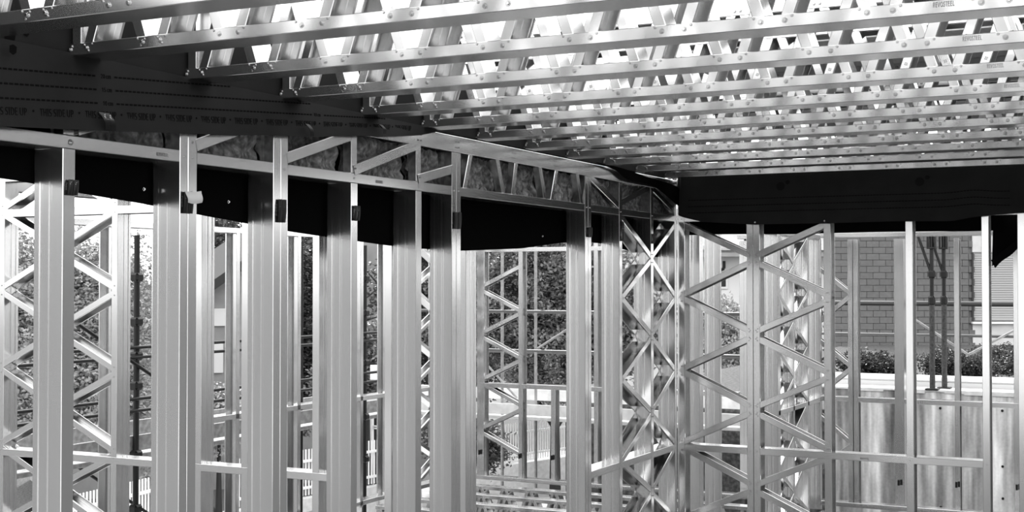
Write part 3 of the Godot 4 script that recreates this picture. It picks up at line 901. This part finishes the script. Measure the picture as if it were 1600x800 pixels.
func block_building() -> void:
	var o := thing("block_building", "grey blockwork building with a roller shutter behind the evergreen hedge", "building", Vector3(-4.9, 0.0, -26.0))
	# the face runs from (-4.9, -26.0) to (3, -29.9); local x along it
	var dir := Vector3(7.9, 0, -3.9).normalized()
	var n := Vector3(-dir.z, 0, dir.x)
	if n.z < 0: n = -n
	o.transform.basis = Basis(dir, UP, n)
	box(o, "wall_core", Vector3(9.0, 2.6, -0.30), Vector3(18.0, 7.4, 0.5), M.mortar)
	var bl := 0.345; var bh := 0.172
	var mesh := box_mesh(Vector3(bl - 0.009, bh - 0.010, 0.05), 0.004)
	var mesh_half := box_mesh(Vector3(bl * 0.5 - 0.012, bh - 0.012, 0.05), 0.004)
	var r := RandomNumberGenerator.new(); r.seed = 77
	var wall_end := 3.86
	for row in 25:
		var y := -0.25 + row * bh
		var x := 0.0
		if row % 2 == 1:
			part("block", mesh_half, M.block, o, Transform3D(Basis(), Vector3(bl * 0.25, y, 0.0)))
			x = bl * 0.5
		while x < wall_end - 0.05:
			var m: Material = M.block if r.randf() < 0.6 else M.block2
			if x + bl <= wall_end + 0.02:
				part("block", mesh, m, o, Transform3D(Basis(), Vector3(x + bl * 0.5, y, r.randf_range(-0.003, 0.003))))
			else:
				part("block", mesh_half, m, o, Transform3D(Basis(), Vector3(x + bl * 0.25, y, 0.0)))
			x += bl
	# roller shutter, its frame and the rendered wall below
	var s := st()
	var sx0 := 3.92; var sx1 := 6.6
	var y := 1.46
	while y < 3.3:
		var n1 := Vector3(0, -0.5, 1).normalized(); var n2 := Vector3(0, 0.5, 1).normalized()
		quad(s, Vector3(sx0, y, 0), Vector3(sx1, y, 0), Vector3(sx1, y + 0.03, 0.016), Vector3(sx0, y + 0.03, 0.016), n1)
		quad(s, Vector3(sx0, y + 0.03, 0.016), Vector3(sx1, y + 0.03, 0.016), Vector3(sx1, y + 0.062, 0), Vector3(sx0, y + 0.062, 0), n2)
		y += 0.062
	part("roller_shutter", s.commit(), M.shutter, o, Transform3D(Basis(), Vector3(0, 0, -0.012)))
	box(o, "shutter_box", Vector3(5.26, 3.62, 0.0), Vector3(2.72, 0.62, 0.06), M.plaster, 0.01)
	box(o, "window_sill", Vector3(5.26, 1.40, 0.06), Vector3(2.8, 0.06, 0.16), M.white, 0.01)
	box(o, "rendered_wall", Vector3(5.26, 0.45, 0.0), Vector3(2.72, 1.86, 0.04), M.plaster)
	box(o, "rendered_wall", Vector3(12.3, 2.4, 0.0), Vector3(11.4, 6.9, 0.08), M.plaster_grey)
	box(o, "eaves", Vector3(9.0, 6.35, 0.2), Vector3(18.6, 0.2, 1.4), M.roof, 0.02)
	box(o, "shutter_rail", Vector3(3.90, 2.35, 0.02), Vector3(0.05, 1.9, 0.06), M.roof, 0.005)

func window(parent: Node, cen: Vector3, w: float, h: float, deep := 0.05) -> void:
	var f := box(parent, "window", cen, Vector3(w, h, deep), M.white, 0.01)
	part("pane", box_mesh(Vector3(w - 0.16, h - 0.16, 0.02)), M.glass, f, Transform3D(Basis(), Vector3(0, 0, deep * 0.5)))

func houses() -> void:
	# house with the steep gable seen through the left frame
	var o := thing("gable_house", "grey rendered house with a steep dark gable roof past the left frame", "building", Vector3(-18.3, -2.8, -17.2))
	o.rotation.y = 0.95
	var s := st()
	var pr := [Vector2(-4.2, 0), Vector2(4.6, 0), Vector2(4.6, 6.1), Vector2(3.0, 7.4), Vector2(-4.2, 2.45)]
	var poly := PackedVector2Array(pr)
	for zz in [0.0, -4.0]:
		var idx := Geometry2D.triangulate_polygon(poly)
		for k in range(0, idx.size(), 3):
			tri(s, Vector3(poly[idx[k]].x, poly[idx[k]].y, zz), Vector3(poly[idx[k + 1]].x, poly[idx[k + 1]].y, zz), Vector3(poly[idx[k + 2]].x, poly[idx[k + 2]].y, zz), NB if zz == 0.0 else -NB)
	for i in 5:
		var p := poly[i]; var q := poly[(i + 1) % 5]
		var e := q - p
		quad(s, Vector3(p.x, p.y, 0), Vector3(q.x, q.y, 0), Vector3(q.x, q.y, -4), Vector3(p.x, p.y, -4), Vector3(e.y, -e.x, 0).normalized())
	part("house_walls", s.commit(), M.plaster_grey, o)
	var r0 := Vector3(-4.6, 2.18, -1.9); var r1 := Vector3(3.0, 7.4, -1.9)
	var ra := along(r0, r1)
	part("roof", box_mesh(Vector3(0.22, r0.distance_to(r1) + 0.3, 4.8)), M.roof, o, Transform3D(Basis(Vector3(0, 0, 1), atan2(r1.y - r0.y, r1.x - r0.x) - PI / 2), (r0 + r1) * 0.5 + Vector3(-0.1, 0.14, 0)))
	part("verge_board", box_mesh(Vector3(0.1, r0.distance_to(r1) + 0.3, 0.08)), M.white, o, Transform3D(Basis(Vector3(0, 0, 1), atan2(r1.y - r0.y, r1.x - r0.x) - PI / 2), (r0 + r1) * 0.5 + Vector3(0.02, -0.03, 0.5)))
	box(o, "window_shutter", Vector3(-0.25, 4.4, 0.03), Vector3(0.42, 0.45, 0.05), M.white, 0.01)
	box(o, "window_shutter", Vector3(-0.3, 3.35, 0.03), Vector3(0.42, 0.75, 0.05), M.white, 0.01)
	# clapboard house behind the young tree
	var h := thing("clapboard_house", "white clapboard house with a dark gutter behind the young trees", "building", Vector3(-20.2, -2.8, -27.6))
	h.rotation.y = 0.46
	box(h, "house_walls", Vector3(0.0, 3.2, -2.0), Vector3(8.0, 6.4, 4.0), M.plaster)
	for k in 24:
		box(h, "clapboard", Vector3(0.0, 0.4 + k * 0.25, 0.02), Vector3(8.0, 0.235, 0.05), M.white, 0.012)
	part("roof", bar_mesh(PackedVector2Array([Vector2(-2.8, -0.5), Vector2(2.8, -0.5), Vector2(0, 2.2)]), 8.6), M.roof, h, Transform3D(Basis(Vector3(0, 0, 1), Vector3(1, 0, 0), Vector3(0, 1, 0)), Vector3(-4.3, 6.95, -2.0)))
	var g := tube(h, "gutter", Vector3(-4.2, 6.35, 0.75), Vector3(4.2, 6.35, 0.75), 0.09, M.dark_tube)
	part("downpipe", tube_mesh(1.3, 0.05), M.dark_tube, g, g.transform.affine_inverse() * along(Vector3(-0.35, 6.3, 0.7), Vector3(0.2, 5.2, 0.15)))
	window(h, Vector3(3.4, 4.2, 0.06), 0.9, 1.2)
	# white house in the gap of the far wall
	var b := thing("white_house", "white house with a bent downpipe seen between far wall braces", "building", Vector3(-9.6, -2.8, -32.6))
	b.rotation.y = 0.47
	box(b, "house_walls", Vector3(0, 3.2, -2.0), Vector3(7.0, 6.4, 4.0), M.white)
	part("roof", bar_mesh(PackedVector2Array([Vector2(-2.8, -0.1), Vector2(2.8, -0.1), Vector2(0, 1.4)]), 7.6), M.plaster_grey, b, Transform3D(Basis(Vector3(0, 0, 1), Vector3(1, 0, 0), Vector3(0, 1, 0)), Vector3(-3.8, 6.45, -2.0)))
	box(b, "eaves_board", Vector3(0, 6.2, 0.6), Vector3(7.5, 0.14, 0.3), M.plaster_grey, 0.01)
	tube(b, "downpipe", Vector3(-0.35, 6.0, 0.3), Vector3(-0.35, 5.75, 0.3), 0.05, M.dark_tube)
	tube(b, "downpipe", Vector3(-0.35, 5.75, 0.3), Vector3(-0.8, 5.55, 0.08), 0.05, M.dark_tube)
	tube(b, "downpipe", Vector3(-0.8, 5.55, 0.08), Vector3(-0.8, 0.5, 0.08), 0.05, M.dark_tube)
	for q in [[-0.4, 5.35, 0.35, 0.45], [-0.25, 4.0, 0.5, 0.8], [0.55, 4.05, 0.6, 0.9]]:
		window(b, Vector3(q[0], q[1], 0.03), q[2] + 0.1, q[3] + 0.1)

func coupler(parent: Node, at: Vector3) -> void:
	box(parent, "coupler", at, Vector3(0.11, 0.09, 0.11), M.dark_tube, 0.02)

func scaffolds() -> void:
	# outside the left outer wall
	var o := thing("scaffold", "dark tube scaffold with toe boards outside the left outer wall", "scaffold", Vector3(-5.92, -2.8, 0.0))
	for z in [-0.36, -2.4, -4.6]:
		tube(o, "standard", Vector3(0, 0, z), Vector3(0, 5.78, z), 0.03, M.dark_tube)
		for y in [3.0, 3.55, 4.25, 4.55, 4.9, 5.35]: coupler(o, Vector3(0, y, z))
		box(o, "base_plate", Vector3(0, 0.01, z), Vector3(0.18, 0.02, 0.18), M.dark_tube)
		tube(o, "standard", Vector3(-1.0, 0, z), Vector3(-1.0, 5.78, z), 0.024, M.dark_tube)
	for y in [4.42, 4.52, 3.88, 4.0]: tube(o, "ledger", Vector3(0.045, y + 0.12, 2.6), Vector3(0.045, y + 0.12, -5.6), 0.018, M.dark_tube)
	tube(o, "brace", Vector3(0.05, 4.2, -0.8), Vector3(0.05, 4.9, 0.5), 0.018, M.dark_tube)
	tube(o, "brace", Vector3(-0.9, 2.3, -2.2), Vector3(-0.9, 3.4, -0.4), 0.018, M.dark_tube)
	for k in 3:
		box(o, "deck_plank", Vector3(-0.2 - k * 0.31, 3.52, -1.6), Vector3(0.3, 0.05, 8.4), M.tube, 0.006)
	box(o, "toe_board", Vector3(-0.04, 3.66, -1.6), Vector3(0.03, 0.16, 8.4), M.tube, 0.004)
	box(o, "toe_board", Vector3(-1.08, 3.66, -1.6), Vector3(0.03, 0.16, 8.4), M.tube, 0.004)
	# outside the far outer wall, left part
	var p := thing("scaffold", "tube scaffold with pale planks beyond the wide opening of the left wall", "scaffold", Vector3(-5.0, -2.8, -6.5))
	for q in [[-0.17, 0.4, M.dark_tube, 0.026], [0.09, -0.07, M.tube, 0.022], [0.38, -0.55, M.tube, 0.022], [1.48, -0.3, M.dark_tube, 0.036], [3.6, -0.1, M.dark_tube, 0.03]]:
		tube(p, "standard", Vector3(q[0], 0, q[1]), Vector3(q[0], 5.9, q[1]), q[3], q[2])
	for y in [2.9, 3.5, 4.1, 4.62, 4.95, 5.2, 5.5]: coupler(p, Vector3(1.48, y, -0.3))
	for q in [[4.90, 0.1], [4.86, -0.9], [4.36, 0.1], [4.28, -0.9]]:
		tube(p, "ledger", Vector3(-1.4, q[0], q[1]), Vector3(4.2, q[0], q[1]), 0.018, M.rail_tube)
	tube(p, "brace", Vector3(0.2, 4.3, -0.85), Vector3(1.6, 5.15, -0.85), 0.016, M.tube)
	tube(p, "brace", Vector3(-0.6, 4.6, 0.0), Vector3(0.35, 3.7, 0.0), 0.016, M.tube)
	tube(p, "brace", Vector3(-0.3, 2.3, -0.2), Vector3(1.6, 0.9, -0.2), 0.02, M.tube)
	tube(p, "ledger", Vector3(-1.4, 1.05, 0.1), Vector3(3.4, 1.05, 0.1), 0.022, M.dark_tube)
	for k in 3:
		box(p, "deck_plank", Vector3(1.1, 3.42, -0.75 + k * 0.31), Vector3(6.3, 0.05, 0.3), M.concrete_pale, 0.006)
	box(p, "toe_board", Vector3(1.1, 3.55, 0.12), Vector3(6.3, 0.15, 0.03), M.concrete_pale, 0.004)
	box(p, "toe_board", Vector3(1.1, 3.66, -0.95), Vector3(6.3, 0.16, 0.03), M.concrete_pale, 0.004)
	# guard rails above the concrete wall
	var g := thing("guard_rail", "scaffold tube guard rails with braces in front of the blockwork building", "rail", Vector3(-0.4, 1.15, -7.9))
	for q in [[1.085, 0.0, M.rail_tube], [1.05, -0.5, M.dark_tube], [0.66, 0.0, M.rail_tube], [0.64, -0.5, M.tube]]:
		tube(g, "rail_tube", Vector3(-1.0, q[0], q[1]), Vector3(5.0, q[0], q[1]), 0.02, q[2])
	for x in [-0.95, 2.6, 4.9]:
		tube(g, "post", Vector3(x, -0.05, -0.5), Vector3(x, 1.3, -0.5), 0.022, M.dark_tube)
	tube(g, "brace", Vector3(0.62, 1.04, 0.03), Vector3(1.55, 0.42, 0.03), 0.016, M.tube)
	tube(g, "brace", Vector3(1.55, 0.42, 0.03), Vector3(2.9, 1.2, 0.03), 0.016, M.tube)
	# two steel props standing on the wall
	for q in [[0.80, -7.25, "left"], [0.905, -7.52, "right"]]:
		var t := thing("steel_prop", "rusty adjustable steel prop with forked head, standing on the %s" % ("rim of the concrete wall" if q[2] == "left" else "ledge behind the concrete rim"), "prop", Vector3(q[0], 1.15, q[1]))
		tube(t, "outer_tube", Vector3(0, 0.0, 0), Vector3(0, 1.15, 0), 0.034, M.rust)
		tube(t, "inner_tube", Vector3(0, 1.15, 0), Vector3(0, 1.95, 0), 0.026, M.dark_tube)
		box(t, "base_plate", Vector3(0, 0.01, 0), Vector3(0.16, 0.02, 0.16), M.dark_tube, 0.004)
		box(t, "collar", Vector3(0, 1.12, 0), Vector3(0.085, 0.12, 0.085), M.dark_tube, 0.02)
		box(t, "collar", Vector3(0, 1.45, 0), Vector3(0.10, 0.10, 0.08), M.dark_tube, 0.02)
		box(t, "fork_head", Vector3(0, 1.78, 0), Vector3(0.11, 0.02, 0.10), M.dark_tube, 0.004)
		for fx in [-0.045, 0.045]: box(t, "fork_prong", Vector3(fx, 1.88, 0), Vector3(0.02, 0.18, 0.09), M.dark_tube, 0.003)
		tube(t, "stay", Vector3(-0.02, 1.5, 0), Vector3(-0.17, 1.95, 0.0), 0.018, M.dark_tube)

func fence() -> void:
	# white picket fence on a low wall along the street: three straight runs
	var runs := [[Vector3(-12.3, -2.8, -4.2), Vector3(-13.03, -2.8, -10.2)], [Vector3(-13.0, -2.8, -10.6), Vector3(-11.96, -2.8, -16.2)], [Vector3(-11.84, -2.8, -16.65), Vector3(-9.9, -2.8, -23.0)]]
	var where := ["nearest the gable house", "below the young tree", "past the wide opening"]
	var mesh := box_mesh(Vector3(0.034, 0.95, 0.02), 0.004)
	for k in 3:
		var p0: Vector3 = runs[k][0]; var p1: Vector3 = runs[k][1]
		var t := thing("picket_fence", "white picket fence on a low pale wall, the run %s" % where[k], "fence", p0, "white street fence")
		var d := (p1 - p0).normalized()
		t.transform.basis = Basis(d, UP, d.cross(UP))
		var L := p0.distance_to(p1)
		box(t, "low_wall", Vector3(L * 0.5, 0.42, 0), Vector3(L, 0.85, 0.2), M.concrete_pale, 0.01)
		for y in [1.05, 1.6]: box(t, "fence_rail", Vector3(L * 0.5, y, 0.03), Vector3(L, 0.05, 0.04), M.white)
		var x := 0.07
		while x < L:
			part("picket", mesh, M.white, t, Transform3D(Basis(), Vector3(x, 1.36, 0)))
			x += 0.09
	# small white sign
	var sg := thing("street_sign", "small white sign board with a black V on a post", "sign", Vector3(-11.0, -2.8, -12.95))
	sg.rotation.y = 0.7
	tube(sg, "post", Vector3(0, 0, 0), Vector3(0, 3.3, 0), 0.03, M.tube)
	box(sg, "board", Vector3(0, 3.47, 0.04), Vector3(0.34, 0.3, 0.03), M.white, 0.004)
	stamp(sg, Vector3(0.02, 3.46, 0.057), Basis(), 0.13, "V", 0.11, M.sign_text)
	# slim posts
	var lp := thing("slim_post", "slim pale post standing by the street below the sign", "post", Vector3(-12.77, -2.8, -15.45))
	tube(lp, "shaft", Vector3(0, 0, 0), Vector3(0, 3.4, 0), 0.06, M.white)
	for y in [2.0, 2.05]: box(lp, "bracket", Vector3(0, y, 0), Vector3(0.28, 0.03, 0.05), M.white)

func leaf_cluster(seed_value: int, count: int, size: float) -> ArrayMesh:
	var r := RandomNumberGenerator.new(); r.seed = seed_value
	var s := st()
	for i in count:
		var c := Vector3(r.randf_range(-1, 1), r.randf_range(-1, 1), r.randf_range(-1, 1)) * size * 1.1
		var d := Vector3(r.randfn(), r.randfn() * 0.6, r.randfn()).normalized()
		var n := Vector3(r.randfn() * 0.7, 1.0, r.randfn() * 0.7).normalized()
		var sd := d.cross(n).normalized() * size * 0.33
		n = sd.cross(d).normalized()
		if n.y < 0: n = -n
		var tip := c + d * size; var mid := c + d * size * 0.45
		var dip := n * size * 0.10
		tri(s, c, mid + sd + dip, tip, (n + sd.normalized() * -0.3).normalized())
		tri(s, c, mid - sd + dip, tip, (n + sd.normalized() * 0.3).normalized())
	return s.commit()

func tree(called: String, label: String, at: Vector3, trunk_h: float, blobs: Array, count: int, leaf_size: float, mt: Material, seed_value: int, group := "") -> void:
	var o := thing(called, label, "tree" if trunk_h > 0.3 else "shrub", at, group)
	var r := RandomNumberGenerator.new(); r.seed = seed_value
	var s := st()
	var limbs := []
	if trunk_h > 0.0: limbs.append([Vector3.ZERO, Vector3(0, trunk_h, 0), 0.16, 0.11])
	for b in blobs:
		limbs.append([Vector3(0, trunk_h * 0.7, 0), b[0], 0.08, 0.02])
		for k in 5:
			var dv: Vector3 = Vector3(r.randfn(), r.randfn(), r.randfn()).normalized() * b[1] * 0.8
			limbs.append([b[0] - dv * 0.2, b[0] + dv * Vector3(1, b[2] / b[1], 1), 0.03, 0.008])
	for L in limbs:
		var xf := along(L[0], L[1])
		var len: float = L[0].distance_to(L[1])
		for i in 6:
			var a0 := TAU * i / 6.0; var a1 := TAU * (i + 1) / 6.0
			var q0 := Vector3(cos(a0), 0, sin(a0)); var q1 := Vector3(cos(a1), 0, sin(a1))
			quad(s, xf * (q0 * L[2]), xf * (q1 * L[2]), xf * (q1 * L[3] + Vector3(0, len, 0)), xf * (q0 * L[3] + Vector3(0, len, 0)), xf.basis * (q0 + q1).normalized())
	part("trunk", s.commit(), M.bark, o)
	var mm := MultiMesh.new()
	mm.transform_format = MultiMesh.TRANSFORM_3D
	mm.mesh = leaf_cluster(seed_value, 6, leaf_size)
	mm.instance_count = count
	var tot := 0.0
	for b in blobs: tot += b[1] * b[1] * b[2]
	var i := 0
	for bi in blobs.size():
		var b = blobs[bi]
		var nb := int(count * b[1] * b[1] * b[2] / tot)
		if bi == blobs.size() - 1: nb = count - i
		for k in nb:
			var d := Vector3(r.randfn(), r.randfn(), r.randfn()).normalized()
			var rad := pow(r.randf(), 0.45)
			var lump := 0.82 + 0.22 * sin(d.x * 7.0 + seed_value) * sin(d.y * 6.0 + bi) + 0.1 * sin(d.z * 11.0)
			var p: Vector3 = b[0] + d * Vector3(b[1], b[2], b[1]) * rad * lump
			var bs := Basis(Vector3(0, 1, 0), r.randf() * TAU) * Basis(Vector3(1, 0, 0), r.randfn() * 0.4)
			mm.set_instance_transform(i, Transform3D(bs.scaled(Vector3.ONE * r.randf_range(0.7, 1.3)), p))
			i += 1
	var f := MultiMeshInstance3D.new()
	f.name = "foliage"
	f.multimesh = mm
	f.material_override = mt
	f.set_meta("kind", "stuff")
	o.add_child(f)

func greenery() -> void:
	var V := func(x: float, y: float, z: float) -> Vector3: return Vector3(x, y, z)
	tree("leafy_tree", "bright leafy tree right outside the left outer wall braces", Vector3(-16.9, -2.8, -9.9), 2.4, [[Vector3(0, 4.9, 0), 1.8, 1.9], [Vector3(-1.3, 4.9, 0.6), 1.6, 1.8], [Vector3(1.0, 4.8, -0.5), 1.4, 1.8], [Vector3(0.2, 3.2, 0.2), 1.9, 1.6], [Vector3(-1.4, 2.8, 1.0), 1.5, 1.4], [Vector3(1.1, 3.0, -0.6), 1.2, 1.3]], 20000, 0.085, M.leaf_pale, 31)
	tree("dark_tree", "dark narrow tree between the gable house and the clapboard house", Vector3(-14.9, -2.8, -15.4), 2.2, [[Vector3(0, 5.0, 0), 0.9, 2.2], [Vector3(0.1, 3.2, 0.1), 0.95, 1.6]], 4200, 0.10, M.leaf_dark, 32)
	tree("backyard_tree", "dark tree rising behind the roof of the gable house", Vector3(-24.6, -2.8, -25.1), 3.0, [[Vector3(0, 6.0, 0), 2.6, 2.2], [Vector3(1.0, 4.5, 0), 2.2, 2.0]], 6000, 0.13, M.leaf_dark, 40)
	tree("columnar_cypress", "dark columnar evergreen behind the far wall next to the concrete wall", Vector3(-2.1, -2.8, -11.8), 1.0, [[Vector3(0, 2.2, 0), 0.55, 1.6], [Vector3(0, 4.4, 0), 0.5, 1.6], [Vector3(0, 5.7, 0), 0.38, 1.1]], 5000, 0.07, M.leaf_evergreen, 41)
	tree("young_tree", "sparse young tree in front of the clapboard house", Vector3(-13.0, -2.8, -16.0), 3.0, [[Vector3(0.1, 5.2, 0), 0.7, 0.9], [Vector3(-0.2, 4.4, 0.3), 0.6, 0.6]], 150, 0.085, M.leaf_dark, 33)
	tree("round_bush", "round leafy bush under the young tree", Vector3(-12.7, -2.8, -15.2), 1.4, [[Vector3(0, 3.6, 0), 1.0, 0.95], [Vector3(-0.4, 2.9, 0.4), 0.9, 0.8]], 3200, 0.085, M.leaf, 34)
	tree("broad_tree", "broad dense tree filling the wide opening of the left wall", Vector3(-10.2, -2.8, -19.8), 2.4, [[Vector3(0, 5.4, 0), 2.3, 2.2], [Vector3(-1.6, 4.4, 0.6), 1.9, 1.8], [Vector3(1.5, 4.2, -0.6), 1.7, 1.7], [Vector3(0.2, 3.4, 0.6), 1.9, 1.3]], 16000, 0.10, M.leaf, 35)
	tree("tall_tree", "tall dark tree behind the far left braces", Vector3(-13.4, -2.8, -20.2), 2.8, [[Vector3(0, 5.6, 0), 1.7, 2.3], [Vector3(0.4, 3.6, 0.4), 1.6, 1.6]], 9000, 0.10, M.leaf_dark, 36)
	tree("street_tree", "dark tree at the street below the scaffold planks", Vector3(-10.0, -2.8, -14.25), 1.2, [[Vector3(0, 2.1, 0), 0.8, 0.7], [Vector3(0.5, 1.8, -0.5), 0.6, 0.6]], 1500, 0.09, M.leaf_dark, 37)
	tree("garden_bush", "pale garden bush in front of the white house", Vector3(-7.9, -2.8, -26.8), 1.8, [[Vector3(0, 3.8, 0), 1.3, 1.2], [Vector3(-0.2, 3.0, 0.5), 1.5, 1.2]], 4200, 0.10, M.leaf_pale, 38)
	tree("roadside_bush", "grey bush above the picket fence near the left scaffold pole", Vector3(-14.3, -2.8, -12.0), 0.5, [[Vector3(0, 2.5, 0), 0.7, 0.75], [Vector3(-0.6, 1.6, 0.5), 0.8, 0.7]], 2400, 0.09, M.leaf_pale, 39)
	var shade := ["below the guard rail", "beside the steel props", "in front of the rendered wall", "at the end of the kerb", "between the props and the rendered wall", "at the left end of the kerb"]
	var spots := [-1.5, -0.1, 1.3, 2.7, 0.6, -2.9]
	var depth := [-14.2, -14.6, -15.0, -15.4, -16.4, -13.9]
	for k in 6:
		tree("evergreen_shrub", "low dark evergreen shrub %s" % shade[k], Vector3(spots[k], 0.78, depth[k]), 0.05, [[Vector3(0, 0.26, 0), 0.62, 0.26 + 0.07 * float(k % 3)], [Vector3(0.5, 0.2, 0.1), 0.5, 0.24]], 1500, 0.05, M.leaf_evergreen, 50 + k, "evergreen hedge on the terrace")
